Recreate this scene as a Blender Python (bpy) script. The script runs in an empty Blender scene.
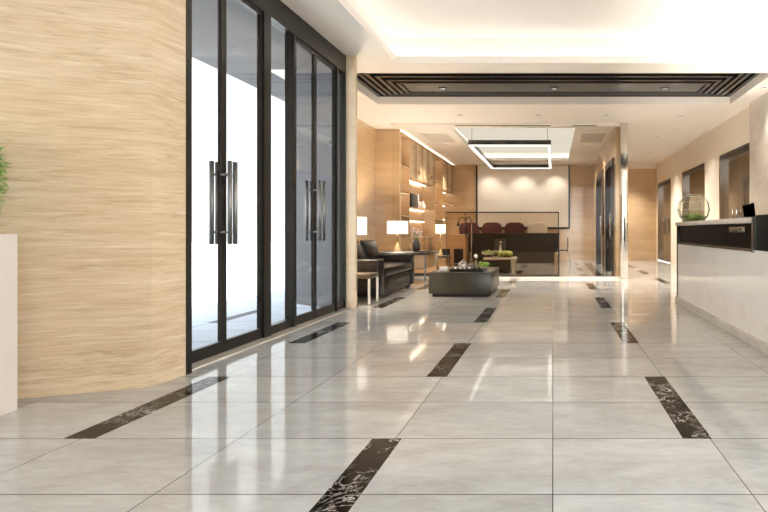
import bpy, bmesh, math, random
from mathutils import Vector, Matrix
random.seed(7)
R = math.radians
scene = bpy.context.scene
COL = scene.collection

# ------------------------------------------------------------------ materials
MATS = {}
class NT:
    """small helper around a node tree"""
    def __init__(s, name):
        s.m = bpy.data.materials.new(name); s.m.use_nodes = True
        s.t = s.m.node_tree; s.t.nodes.clear()
        s.out = s.n('ShaderNodeOutputMaterial')
    def n(s, typ, **kw):
        nd = s.t.nodes.new(typ)
        for k, v in kw.items():
            if hasattr(nd, k): setattr(nd, k, v)
        return nd
    def l(s, a, b): s.t.links.new(a, b)
    def math(s, op, a, b=None):
        nd = s.n('ShaderNodeMath', operation=op)
        for i, v in enumerate((a, b)):
            if v is None: continue
            if isinstance(v, (int, float)): nd.inputs[i].default_value = v
            else: s.l(v, nd.inputs[i])
        return nd.outputs[0]
    def ramp(s, fac, stops):
        r = s.n('ShaderNodeValToRGB')
        e = r.color_ramp.elements
        while len(e) < len(stops): e.new(0.5)
        for i, (p, c) in enumerate(stops):
            e[i].position = p; e[i].color = (*c, 1) if len(c) == 3 else c
        s.l(fac, r.inputs[0]); return r.outputs[0]
    def noise(s, vec, scale, detail=4, rough=.55, dist=0):
        nd = s.n('ShaderNodeTexNoise')
        nd.inputs['Scale'].default_value = scale; nd.inputs['Detail'].default_value = detail
        nd.inputs['Roughness'].default_value = rough; nd.inputs['Distortion'].default_value = dist
        if vec is not None: s.l(vec, nd.inputs['Vector'])
        return nd.outputs['Fac']
    def objco(s, scale=(1, 1, 1), rot=(0, 0, 0)):
        g = s.n('ShaderNodeNewGeometry'); mp = s.n('ShaderNodeMapping')
        mp.inputs['Scale'].default_value = scale; mp.inputs['Rotation'].default_value = rot
        s.l(g.outputs['Position'], mp.inputs[0]); return mp.outputs[0]
    def mix(s, fac, a, b):
        nd = s.n('ShaderNodeMix', data_type='RGBA')
        if isinstance(fac, (int, float)): nd.inputs[0].default_value = fac
        else: s.l(fac, nd.inputs[0])
        for i, v in ((6, a), (7, b)):
            if isinstance(v, tuple): nd.inputs[i].default_value = (*v, 1)
            else: s.l(v, nd.inputs[i])
        return nd.outputs[2]
    def pbr(s, color, rough=.5, metal=0., spec=.5, coat=0., sheen=0.):
        p = s.n('ShaderNodeBsdfPrincipled')
        if isinstance(color, tuple): p.inputs['Base Color'].default_value = (*color, 1)
        else: s.l(color, p.inputs['Base Color'])
        if isinstance(rough, (int, float)): p.inputs['Roughness'].default_value = rough
        else: s.l(rough, p.inputs['Roughness'])
        p.inputs['Metallic'].default_value = metal
        p.inputs['Specular IOR Level'].default_value = spec
        p.inputs['Coat Weight'].default_value = coat
        p.inputs['Coat Roughness'].default_value = .06
        s.l(p.outputs[0], s.out.inputs[0]); return p

def simple(name, color, rough=.5, metal=0., spec=.5, coat=0., var=.06, scale=6.):
    """plain material with a faint procedural tone variation"""
    t = NT(name)
    f = t.noise(t.objco(), scale, 3)
    lo = tuple(c * (1 - var) for c in color); hi = tuple(min(1, c * (1 + var)) for c in color)
    t.pbr(t.ramp(f, [(.3, lo), (.7, hi)]), rough, metal, spec, coat)
    MATS[name] = t.m; return t.m
def emit(name, color, strength):
    t = NT(name); e = t.n('ShaderNodeEmission')
    e.inputs[0].default_value = (*color, 1); e.inputs[1].default_value = strength
    t.l(e.outputs[0], t.out.inputs[0]); MATS[name] = t.m; return t.m
def glass(name, tint=(1, 1, 1), ior=1.5, rough=0., boost=1.):
    """thin architectural glass: clear transmission plus Fresnel reflection at the outer faces"""
    t = NT(name)
    fr = t.n('ShaderNodeFresnel'); fr.inputs[0].default_value = ior
    g = t.n('ShaderNodeNewGeometry')
    front = t.math('SUBTRACT', 1.0, g.outputs['Backfacing'])
    fac = t.math('MINIMUM', t.math('MULTIPLY', t.math('MULTIPLY', fr.outputs[0], boost), front), 1.0)
    tr = t.n('ShaderNodeBsdfTransparent'); tr.inputs[0].default_value = (*tint, 1)
    gl = t.n('ShaderNodeBsdfGlossy'); gl.inputs['Roughness'].default_value = rough
    mx = t.n('ShaderNodeMixShader')
    t.l(fac, mx.inputs[0]); t.l(tr.outputs[0], mx.inputs[1]); t.l(gl.outputs[0], mx.inputs[2])
    t.l(mx.outputs[0], t.out.inputs[0]); MATS[name] = t.m; return t.m
def wood(name, c1, c2, c3, scale, rough=.25, coat=.3, warp=.4, thin=True):
    t = NT(name)
    v = t.objco(scale)
    a = t.noise(v, 1.0, 6, .6, warp)
    b = t.noise(t.objco(tuple(x * 3.3 for x in scale)), 1.0, 4, .7, .2)
    base = t.ramp(a, [(.30, c1), (.5, c2), (.70, c3)])
    col = t.mix(.35, base, t.ramp(b, [(.3, c1), (.65, c3)]))
    t.pbr(col, rough, 0, .5, coat); MATS[name] = t.m; return t.m

TX, TY0, TY = .795, 2.226, .6          # floor tile size and joint origin
def floor_mat():
    t = NT('polished grey marble tiles')
    g = t.n('ShaderNodeNewGeometry'); sp = t.n('ShaderNodeSeparateXYZ'); t.l(g.outputs['Position'], sp.inputs[0])
    u = t.math('DIVIDE', t.math('SUBTRACT', sp.outputs[0], -.001), TX); w = t.math('DIVIDE', t.math('SUBTRACT', sp.outputs[1], TY0), TY)
    def dist(x, size):
        f = t.math('FRACT', t.math('ADD', x, 100.5)); return t.math('MULTIPLY', t.math('ABSOLUTE', t.math('SUBTRACT', f, .5)), size)
    line = t.math('MAXIMUM', t.math('LESS_THAN', dist(u, TX), .0022), t.math('LESS_THAN', dist(w, TY), .0030))
    # every slab its own tone and veining
    cell = t.n('ShaderNodeCombineXYZ')
    t.l(t.math('FLOOR', t.math('ADD', u, 100)), cell.inputs[0]); t.l(t.math('FLOOR', t.math('ADD', w, 100)), cell.inputs[1])
    wn = t.n('ShaderNodeTexWhiteNoise', noise_dimensions='3D'); t.l(cell.outputs[0], wn.inputs[0])
    off = t.n('ShaderNodeVectorMath', operation='SCALE'); t.l(wn.outputs[1], off.inputs[0]); off.inputs[3].default_value = 9
    add = t.n('ShaderNodeVectorMath', operation='ADD'); t.l(t.objco((.9, 2.2, 1)), add.inputs[0]); t.l(off.outputs[0], add.inputs[1])
    cloud = t.noise(add.outputs[0], 1.6, 7, .6, .8)
    col = t.ramp(cloud, [(.28, (.31, .298, .280)), (.45, (.40, .390, .372)), (.58, (.445, .438, .424)), (.74, (.54, .532, .518))])
    vein = t.noise(add.outputs[0], 2.3, 5, .65, 1.6)
    vm = t.math('LESS_THAN', t.math('ABSOLUTE', t.math('SUBTRACT', vein, .5)), .006)
    col = t.mix(t.math('MULTIPLY', vm, .16), col, (.26, .22, .18))
    fine = t.noise(add.outputs[0], 9, 6, .7, .6)
    col = t.mix(.30, col, t.ramp(fine, [(.30, (.29, .275, .255)), (.52, (.44, .43, .415)), (.72, (.55, .545, .535))]))
    tone = t.math('ADD', t.math('MULTIPLY', wn.outputs[0], .10), .95)
    hs = t.n('ShaderNodeHueSaturation'); t.l(tone, hs.inputs['Value']); t.l(col, hs.inputs['Color'])
    col = t.mix(line, hs.outputs[0], (.07, .06, .055))
    rough = t.math('ADD', t.math('MULTIPLY', t.noise(t.objco(), 3, 3), .05), .035)
    t.pbr(col, rough, 0, .27); return t.m
def dark_marble():
    t = NT('dark emperador marble')
    v = t.objco()
    a = t.noise(v, 6, 6, .65, 2.2); b = t.noise(v, 4, 5, .6, 1.4)
    ground = t.ramp(b, [(.3, (.006, .0045, .0035)), (.7, (.026, .018, .013))])
    v1 = t.ramp(t.math('ABSOLUTE', t.math('SUBTRACT', a, .5)), [(0, (1, 1, 1)), (.024, (0, 0, 0))])
    v2 = t.ramp(t.noise(v, 3.2, 3), [(.43, (0, 0, 0)), (.60, (1, 1, 1))])
    k = t.math('MULTIPLY', t.math('MULTIPLY', v1, v2), .85)
    t.pbr(t.mix(k, ground, (.70, .64, .58)), .10, 0, .06); return t.m
def travertine():
    t = NT('honey travertine')
    rot = (0, 0, R(-22.7))
    a = t.noise(t.objco((1.3, 1.3, 15), rot), 1.0, 8, .66, .35)
    b = t.noise(t.objco((4, 4, 64), rot), 1.0, 6, .68, .25)
    c = t.noise(t.objco((.7, .7, 1.7), rot), 1.0, 5, .6, .6)
    d = t.noise(t.objco((5, 5, 44), rot), 1.0, 5, .66, .4)
    base = t.ramp(a, [(.28, (.44, .305, .185)), (.44, (.555, .41, .262)), (.56, (.61, .462, .308)), (.74, (.70, .56, .395))])
    col = t.mix(.36, base, t.ramp(b, [(.30, (.36, .235, .135)), (.50, (.60, .445, .285)), (.72, (.78, .635, .455))]))
    streak = t.ramp(t.math('MULTIPLY', t.ramp(d, [(.52, (0, 0, 0)), (.66, (1, 1, 1))]), t.ramp(c, [(.42, (0, 0, 0)), (.60, (1, 1, 1))])), [(0, (0, 0, 0)), (1, (.55, .55, .55))])
    col = t.mix(streak, col, (.36, .235, .13))
    pale = t.ramp(t.noise(t.objco((2.5, 2.5, 36), rot), 1.0, 5, .62, .3), [(.58, (0, 0, 0)), (.70, (.32, .32, .32))])
    col = t.mix(pale, col, (.90, .79, .62))
    t.pbr(col, .14, 0, .5, .35); return t.m
def light_marble(name, lo, mid, hi, vein, rough=.12, k=.35, sc=1.1):
    t = NT(name)
    v = t.objco((sc, sc, sc))
    a = t.noise(v, 1.3, 7, .6, 1.1)
    col = t.ramp(a, [(.28, lo), (.5, mid), (.72, hi)])
    w = t.noise(v, 1.0, 6, .62, 2.0)
    m = t.ramp(t.math('ABSOLUTE', t.math('SUBTRACT', w, .5)), [(0, (1, 1, 1)), (.016, (0, 0, 0))])
    g = t.ramp(t.noise(v, .9, 2), [(.5, (0, 0, 0)), (.66, (1, 1, 1))])
    t.pbr(t.mix(t.math('MULTIPLY', t.math('MULTIPLY', m, g), k), col, vein), rough, 0, .5); MATS[name] = t.m; return t.m
def leather():
    t = NT('black leather'); p = t.pbr((.005, .0042, .0035), .27, 0, .28)
    bp = t.n('ShaderNodeBump'); bp.inputs['Strength'].default_value = .25; bp.inputs['Distance'].default_value = .004
    t.l(t.noise(t.objco(), 130, 3), bp.inputs['Height']); t.l(bp.outputs[0], p.inputs['Normal']); return t.m
def slab_outside():
    t = NT('pale outdoor paving')
    g = t.n('ShaderNodeNewGeometry'); sp = t.n('ShaderNodeSeparateXYZ'); t.l(g.outputs['Position'], sp.inputs[0])
    def dist(x, size):
        f = t.math('FRACT', t.math('ADD', t.math('DIVIDE', x, size), 100.5)); return t.math('MULTIPLY', t.math('ABSOLUTE', t.math('SUBTRACT', f, .5)), size)
    line = t.math('MAXIMUM', t.math('LESS_THAN', dist(sp.outputs[0], .8), .005), t.math('LESS_THAN', dist(sp.outputs[1], .6), .005))
    c = t.ramp(t.noise(t.objco(), 2.0, 5), [(.3, (.56, .62, .72)), (.7, (.64, .70, .79))])
    t.pbr(t.mix(line, c, (.12, .14, .17)), 1., 0, 0.); return t.m

M_floor = floor_mat(); M_strip = dark_marble(); M_trav = travertine(); M_leather = leather(); M_pave = slab_outside()
M_paint = simple('cream ceiling paint', (.84, .785, .72), .6, var=.015)
M_paintw = simple('white tray paint', (.86, .82, .77), .6, var=.015)
M_cream = simple('cream plaster', (.84, .75, .63), .5, var=.02)
M_black = simple('black metal', (.012, .011, .010), .28, 0, .5)
M_dframe = simple('dark bronze aluminium', (.016, .014, .012), .3, .2, .35)
M_gunmetal = simple('gunmetal steel', (.16, .15, .14), .25, .9)
M_greyp = simple('grey coffer board', (.085, .082, .08), .3)
M_chrome = simple('polished steel', (.72, .68, .62), .10, 1., var=.02)
M_steel = simple('brushed steel', (.55, .53, .50), .25, 1., var=.04)
M_pull = simple('dark brushed steel', (.26, .25, .24), .42, 1., var=.04)
M_greywall = simple('grey outside render', (.10, .10, .108), .7)
M_wood = wood('amber veneer', (.48, .31, .16), (.56, .38, .21), (.63, .445, .265), (.5, .5, 4.5), .16, .5)
M_woodl = wood('light oak veneer', (.50, .33, .18), (.58, .40, .23), (.66, .47, .29), (.6, .6, 5), .22, .3)
M_woodp = wood('pale oak veneer', (.62, .47, .31), (.70, .55, .38), (.77, .62, .45), (.6, .6, 5), .22, .3)
M_woodm = wood('mid oak veneer', (.33, .19, .085), (.42, .25, .12), (.50, .31, .155), (.6, .6, 6), .25, .3)
M_esp = wood('espresso veneer', (.006, .0045, .0035), (.009, .007, .0055), (.013, .010, .008), (3, 3, 12), .4, 0)
M_fascia = simple('black brown lacquer', (.006, .0045, .0035), .4, 0, .05)
M_brown = wood('dark walnut veneer', (.060, .040, .024), (.085, .058, .036), (.11, .077, .05), (2, 2, 7), .3, 0)
M_taupe = wood('taupe lacquer veneer', (.034, .029, .018), (.042, .036, .023), (.052, .045, .029), (2, 2, 7), .28, 0)
M_pmarble = light_marble('cream counter marble', (.82, .77, .70), (.87, .82, .76), (.90, .86, .80), (.35, .28, .2), .10, .45)
M_gmarble = light_marble('grey beige wall marble', (.50, .45, .39), (.60, .545, .475), (.68, .62, .55), (.74, .68, .6), .14, .6, 1.6)
M_pglass = glass('clear door glass', (.93, .95, .95), 1.6)
M_cglass = glass('clear partition glass', (.97, .97, .96), 1.27)
M_sglass = glass('faint brown screen glass', (.90, .84, .77), 1.24)
M_bglass = simple('bronze mirror glass', (.10, .075, .052), .03, 0., .9)
def crystal():
    t = NT('crystal'); g = t.n('ShaderNodeBsdfGlass'); g.inputs['IOR'].default_value = 1.5; g.inputs['Roughness'].default_value = .0
    g.inputs['Color'].default_value = (.97, .98, .96, 1); t.l(g.outputs[0], t.out.inputs[0]); return t.m
M_bowl = crystal()
M_planter = simple('pale stone planter', (.58, .51, .45), .45, var=.02)
M_red = simple('burgundy fabric', (.062, .006, .007), .65, var=.2, scale=30)
M_greyf = simple('pale grey fabric', (.62, .57, .51), .7, var=.08, scale=30)
M_white = simple('white ceramic', (.80, .78, .74), .25, var=.02)
M_screen = simple('white projection panel', (.82, .77, .70), .5, var=.015)
M_pot = simple('dark pottery', (.05, .04, .032), .4, var=.2)
M_petal = simple('pale pink petals', (.75, .62, .58), .6, var=.15, scale=40)
M_gold = simple('satin brass', (.75, .56, .33), .25, .8)
M_soil = simple('potting soil', (.03, .02, .013), .9, var=.4, scale=40)
M_apple = simple('green apple skin', (.48, .56, .14), .3, var=.15, scale=20)
M_conf = simple('silver tableware', (.55, .52, .50), .18, .8)
def leafmat(name, a, b):
    t = NT(name); t.pbr(t.ramp(t.noise(t.objco(), 28, 3), [(.3, a), (.7, b)]), .45); return t.m
M_leaf = leafmat('fresh green leaves', (.17, .30, .05), (.42, .58, .16))
M_leafd = leafmat('dark green leaves', (.05, .12, .02), (.14, .26, .05))
M_lime = leafmat('lime moss', (.28, .45, .06), (.50, .68, .14))
M_cove = emit('cove led', (1., .96, .91), .85)
M_coveb = emit('lounge cove led', (1., .92, .80), 1.3)
M_led = emit('shelf led', (1., .84, .62), 2.2)
M_shade = emit('lit lamp shade', (1., .86, .66), .30)
M_ring = emit('pendant led', (1., .92, .80), .5)
M_glow = emit('added tray glow', (1., .91, .76), .125)
M_up = emit('added cornice led', (1., .90, .76), 4.)
M_upc = emit('added counter led', (1., .92, .82), 15.)
M_bulb = emit('lamp bulb', (1., .88, .72), 220.)
M_spot = emit('spot lens', (1., .93, .82), .07)

# ------------------------------------------------------------------ mesh builder
class MB:
    def __init__(s): s.bm = bmesh.new(); s.mi = 0
    def _f(s, vs, idx):
        for f in idx:
            try:
                fc = s.bm.faces.new([vs[i] for i in f]); fc.material_index = s.mi
            except ValueError: pass
    def box(s, x0, x1, y0, y1, z0, z1):
        c = [(x0, y0, z0), (x1, y0, z0), (x1, y1, z0), (x0, y1, z0), (x0, y0, z1), (x1, y0, z1), (x1, y1, z1), (x0, y1, z1)]
        v = [s.bm.verts.new(p) for p in c]
        s._f(v, [(3, 2, 1, 0), (4, 5, 6, 7), (0, 1, 5, 4), (1, 2, 6, 5), (2, 3, 7, 6), (3, 0, 4, 7)]); return s
    def quad(s, *p):
        s._f([s.bm.verts.new(q) for q in p], [tuple(range(len(p)))]); return s
    def prism(s, pts, z0, z1):
        """vertical prism over a counter-clockwise outline"""
        a = [s.bm.verts.new((x, y, z0)) for x, y in pts]; b = [s.bm.verts.new((x, y, z1)) for x, y in pts]
        n = len(pts)
        s.bm.faces.new(list(reversed(a))).material_index = s.mi; s.bm.faces.new(b).material_index = s.mi
        for i in range(n):
            j = (i + 1) % n; s.bm.faces.new((a[i], a[j], b[j], b[i])).material_index = s.mi
        return s
    def lathe(s, prof, c=(0, 0, 0), n=24, rot=0.):
        """profile [(radius, z)] turned about the vertical through c"""
        rings = []
        for r, z in prof:
            if r < 1e-5: rings.append([s.bm.verts.new((c[0], c[1], c[2] + z))])
            else: rings.append([s.bm.verts.new((c[0] + r * math.cos(2 * math.pi * k / n + rot), c[1] + r * math.sin(2 * math.pi * k / n + rot), c[2] + z)) for k in range(n)])
        for a, b in zip(rings, rings[1:]):
            for k in range(n):
                j = (k + 1) % n
                q = [a[k % len(a)], a[j % len(a)], b[j % len(b)], b[k % len(b)]]
                u = []
                for x in q:
                    if x not in u: u.append(x)
                if len(u) > 2:
                    try: s.bm.faces.new(u).material_index = s.mi
                    except ValueError: pass
        return s
    def tube(s, pts, r, n=10, caps=True):
        pts = [Vector(p) for p in pts]; rings = []
        up = None
        for i, p in enumerate(pts):
            d = (pts[min(i + 1, len(pts) - 1)] - pts[max(i - 1, 0)]).normalized()
            if up is None: up = d.orthogonal().normalized()
            else: up = (up - d * up.dot(d)).normalized()
            w = d.cross(up)
            rr = r[i] if isinstance(r, (list, tuple)) else r
            rings.append([s.bm.verts.new(p + (up * math.cos(2 * math.pi * k / n) + w * math.sin(2 * math.pi * k / n)) * rr) for k in range(n)])
        for a, b in zip(rings, rings[1:]):
            for k in range(n):
                j = (k + 1) % n; s.bm.faces.new((a[k], a[j], b[j], b[k])).material_index = s.mi
        if caps:
            s.bm.faces.new(list(reversed(rings[0]))).material_index = s.mi; s.bm.faces.new(rings[-1]).material_index = s.mi
        return s
    def ball(s, c, rx, ry=None, rz=None, u=16, v=10):
        ry = rx if ry is None else ry; rz = rx if rz is None else rz
        k = len(s.bm.verts)
        r = bmesh.ops.create_uvsphere(s.bm, u_segments=u, v_segments=v, radius=1)
        for w in r['verts']: w.co = Vector((c[0] + w.co.x * rx, c[1] + w.co.y * ry, c[2] + w.co.z * rz))
        for w in r['verts']:
            for f in w.link_faces: f.material_index = s.mi
        return s
    def leaf(s, p, d, L, w, bend=.25):
        d = Vector(d).normalized(); side = d.cross(Vector((random.uniform(-.4, .4), random.uniform(-.4, .4), 1))).normalized()
        n = side.cross(d).normalized(); p = Vector(p)
        a = p; b = p + d * L * .5 + side * w; c = p + d * L - n * L * bend; e = p + d * L * .5 - side * w; m = p + d * L * .5 + n * w * .3
        v = [s.bm.verts.new(x) for x in (a, b, c, e, m)]
        s._f(v, [(0, 1, 4), (1, 2, 4), (2, 3, 4), (3, 0, 4)]); return s
    def build(s, name, mats, parent=None, smooth=False, bevel=0., seg=2, recalc=True, loc=None, sub=0):
        if recalc: bmesh.ops.recalc_face_normals(s.bm, faces=s.bm.faces)
        me = bpy.data.meshes.new(name); 
        if loc is not None:
            for v in s.bm.verts: v.co -= Vector(loc)
        s.bm.to_mesh(me); s.bm.free()
        for m in (mats if isinstance(mats, (list, tuple)) else [mats]): me.materials.append(m)
        o = bpy.data.objects.new(name, me); COL.objects.link(o)
        if loc is not None: o.location = loc
        if parent is not None: o.parent = parent
        if smooth:
            for p in me.polygons: p.use_smooth = True
        if bevel:
            md = o.modifiers.new('edge', 'BEVEL'); md.width = bevel; md.segments = seg; md.limit_method = 'ANGLE'; md.angle_limit = R(35)
            for p in me.polygons: p.use_smooth = True
            me.set_sharp_from_angle(angle=R(30)) if seg < 2 else None
        if sub:
            md = o.modifiers.new('soft', 'SUBSURF'); md.levels = md.render_levels = sub
        return o
def thing(name, label, cat, loc=(0, 0, 0), group=None, kind=None, rz=0.):
    o = bpy.data.objects.new(name, None); COL.objects.link(o); o.location = loc; o.rotation_euler.z = rz
    o.empty_display_size = .1
    return tag(o, label, cat, group, kind)
def tag(o, label, cat, group=None, kind=None):
    o['label'] = label; o['category'] = cat
    if group: o['group'] = group
    if kind: o['kind'] = kind
    return o
def struct(o, label, cat): return tag(o, label, cat, None, 'structure')
def dup(root, loc, label, rz=None):
    r = root.copy(); COL.objects.link(r); r.location = loc; r['label'] = label
    if rz is not None: r.rotation_euler.z = rz
    for ch in list(root.children):
        c = ch.copy(); COL.objects.link(c); c.parent = r
        for g in list(ch.children):
            d = g.copy(); COL.objects.link(d); d.parent = c
    return r

ZC = 3.42                       # general soffit height
XR = 3.71                       # right wall
YB = 20.05                      # far wall
XD = -2.80                      # inner face of the door frames

# ------------------------------------------------------------------ floor
mb = MB()
for a, b, c in ((-5.5, -4.1, 2.9), (-4.4, 2.9, 4.1), (-2.92, 4.1, 7.6)):
    mb.quad((a, b, 0), (XR + .2, b, 0), (XR + .2, c, 0), (a, c, 0))
mb.quad((-2.92, 7.6, 0), (XR + .2, 7.6, 0), (XR + .2, YB + .1, 0), (-4.15, YB + .1, 0), (-4.15, 8.9, 0), (-3.71, 8.2, 0))
mb.mi = 1
def strip(xr, k0, z=.0006, w=.148):
    y0, y1 = TY0 + TY * k0, TY0 + TY * (k0 + 2)
    mb.quad((xr - w, y0, z), (xr, y0, z), (xr, y1, z), (xr - w, y1, z))
for k in range(-7, 29, 4): 
    strip(-2.318, k, w=.16)
    strip(.805, k)
for k in range(-5, 29, 4):
    strip(-.765, k)
    if k > 10: strip(TX * 3 - .02, k)
# dark band beside the lounge doors
mb.quad((.98, 12.75, .0006), (1.2, 12.75, .0006), (1.2, 18.0, .0006), (.98, 18.0, .0006))
floor = mb.build('floor', [M_floor, M_strip], recalc=False)
struct(floor, 'polished grey marble tile floor with dark marble dashes', 'floor')
mb = MB().box(-4.95, -2.83, -30, 30, -.20, -.02); mb.mi = 1
for y in (4.1, 6.5, 8.9): mb.quad((-4.03, y, -.0195), (-3.88, y, -.0195), (-3.88, y + 1.2, -.0195), (-4.03, y + 1.2, -.0195))
struct(mb.build('pavement', [M_pave, simple('grey paving inlay', (.20, .21, .23), 1., 0, 0)], recalc=False), 'bluish grey tiled terrace under the canopy outside the doors', 'pavement')
mb = MB().quad((-60, -60, -.2), (60, -60, -.2), (60, 40, -.2), (XR + .15, 40, -.2), (XR + .15, -4.1, -.2), (-4.94, -4.1, -.2), (-4.94, 60, -.2), (-60, 60, -.2))
struct(mb.build('ground', simple('white forecourt concrete', (.82, .82, .82), .8), recalc=False), 'bright white forecourt beyond the terrace', 'ground')

# ------------------------------------------------------------------ ceiling
def plate(mb, xs, ys, z0, z1, holes):
    """flat slab between z0 and z1 over a grid, leaving out the holes"""
    for i in range(len(xs) - 1):
        for j in range(len(ys) - 1):
            cx, cy = (xs[i] + xs[i + 1]) / 2, (ys[j] + ys[j + 1]) / 2
            if any(a < cx < b and c < cy < d for a, b, c, d in holes): continue
            mb.box(xs[i], xs[i + 1], ys[j], ys[j + 1], z0, z1)
TR = (-2.21, 3.15, -2.2, 7.88)      # main tray opening
GR = (-3.28, 3.31, 8.38, 10.46)     # black coffer
LT = (-2.37, .52, 12.85, 18.7)      # lounge tray
OUT = (-5.6, -2.9, 4.1, 8.2); OUT2 = (-5.6, -4.2, 8.2, 20.2); OUT3 = (-5.6, -4.92, 2.85, 4.1)
holes = [TR, GR, LT, OUT, OUT2, OUT3]
xs = sorted({-5.6, XR + .2} | {h[0] for h in holes} | {h[1] for h in holes})
ys = sorted({-4.1, YB + .15} | {h[2] for h in holes} | {h[3] for h in holes if h[3] < 20})
mb = MB(); plate(mb, xs, ys, ZC, ZC + .10, holes)
# coffer reveal
mb.mi = 0
x0, x1, y0, y1 = GR
mb.box(x0 - .05, x0, y0 - .05, y1 + .05, ZC + .1, 3.74); mb.box(x1, x1 + .05, y0 - .05, y1 + .05, ZC + .1, 3.74)
mb.box(x0, x1, y1, y1 + .05, ZC + .1, 3.74); mb.box(x0, x1, y0 - .05, y0, ZC + .1, 3.74)
ceil = mb.build('ceiling', M_paint)
struct(ceil, 'cream ceiling with recessed bright cove trays over lobby', 'ceiling')
def tray(rect, ztop, gap, mat_led, zled):
    x0, x1, y0, y1 = rect
    a0, a1, b0, b1 = x0 - gap, x1 + gap, y0 - gap, y1 + gap
    t = .04; zb = ZC + .1
    mb = MB()
    mb.box(a0 - t, a0, b0 - t, b1 + t, zb, ztop); mb.box(a1, a1 + t, b0 - t, b1 + t, zb, ztop)
    mb.box(a0, a1, b0 - t, b0, zb, ztop); mb.box(a0, a1, b1, b1 + t, zb, ztop)
    mb.box(a0 - t, a1 + t, b0 - t, b1 + t, ztop, ztop + .05)
    mb.build('cove_tray', M_paintw, ceil)
    e = .035; f = gap * .45
    for q in ((a0 + .02, a0 + .02 + e, b0 + .1, b1 - .1), (a1 - .02 - e, a1 - .02, b0 + .1, b1 - .1),
              (a0 + .1, a1 - .1, b0 + .02, b0 + .02 + e), (a0 + .1, a1 - .1, b1 - .02 - e, b1 - .02)):
        MB().box(q[0], q[1], q[2], q[3], zb + .004, zb + .03).build('cove_light', mat_led, ceil)
tray(TR, 3.82, .15, M_cove, 0)
tray(LT, 3.70, .15, M_coveb, 0)
MB().box(LT[0] - .1, LT[1] + .1, LT[2] - .1, LT[3] + .1, 3.68, 3.695).build('added_glow_panel', M_glow, ceil)  # glowing panel added inside the tray to brighten the lounge

# black coffer: concentric blades, grey board, three spots
gx, gy = (GR[0] + GR[1]) / 2, (GR[2] + GR[3]) / 2
cof = thing('ceiling_grille', 'long black recessed ceiling grille of nested blades across lobby', 'ceiling grille', (gx, gy, ZC))
L = lambda mb, nm, mat, **k: mb.build(nm, mat, cof, loc=None, **k)
x0, x1, y0, y1 = GR
def rel(o, root):
    """keep a world-built child in place under a moved parent"""
    o.matrix_parent_inverse = Matrix.Translation(-Vector(root.location)) if root.rotation_euler.z == 0 else root.matrix_world.inverted()
    return o
rel(MB().box(x0 + .001, x1 - .001, y0 + .001, y1 - .001, 3.715, 3.735).build('backing_board', M_black, cof), cof)
XO = (.005, .13, .25, .37, .49, .60); NO = (.005, .24, .47, .70, .92, 1.12); FO = (.005, .08, .14, .19, .235, .275)
for i in range(6):
    a0, a1, b0, b1 = x0 + XO[i], x1 - XO[i], y0 + NO[i], y1 - FO[i]; z0, z1 = 3.562 + .004 * (i % 2), 3.714; t = .07; tf = .03
    m = MB()
    m.box(a0, a1, b0, b0 + t, z0, z1); m.box(a0, a1, b1 - tf, b1, z0, z1)
    m.box(a0, a0 + t, b0 + t, b1 - tf, z0, z1); m.box(a1 - t, a1, b0 + t, b1 - tf, z0, z1)
    rel(m.build('blade', M_black, cof), cof)
gp0, gp1 = y0 + 1.22, y1 - .32
rel(MB().box(x0 + .70, x1 - .70, gp0, gp1, 3.575, 3.714).build('centre_panel', M_greyp, cof), cof)
for x in (-1.95, .02, 1.98):
    sp = rel(MB().lathe([(0, 0), (.055, 0), (.055, .008), (.075, .010), (.075, -.004), (.056, -.006)], (x, (gp0 + gp1) / 2, 3.565), 20).build('spot_trim', M_black, cof), cof)
    MB().lathe([(0, 0), (.05, 0), (.05, .004), (0, .004)], (x, (gp0 + gp1) / 2, 3.558), 20).build('spot_lens', M_spot, sp)

# ceiling vents in the lounge soffit
vents = [(-3.25, -2.55, 13.5, 14.9, 'grey slatted air vent in the lounge soffit beside the shelving'),
         (.68, 1.32, 13.5, 14.9, 'grey slatted air vent in the lounge soffit nearest the steel post')]
for a, b, c, d, lab in vents:
    v = thing('ceiling_vent', lab, 'vent', ((a + b) / 2, (c + d) / 2, ZC), 'lounge ceiling vents')
    m = MB(); t = .03
    m.box(a, b, c, c + t, ZC - .012, ZC); m.box(a, b, d - t, d, ZC - .012, ZC); m.box(a, a + t, c + t, d - t, ZC - .012, ZC); m.box(b - t, b, c + t, d - t, ZC - .012, ZC)
    rel(m.build('frame', M_paint, v), v)
    m = MB()
    n = 14
    for k in range(n):
        y = c + t + (d - c - 2 * t) * (k + .5) / n
        m.quad((a + t, y - .03, ZC - .002), (b - t, y - .03, ZC - .002), (b - t, y + .02, ZC - .011), (a + t, y + .02, ZC - .011))
    rel(m.build('slat_panel', M_greyf, v), v)

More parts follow.
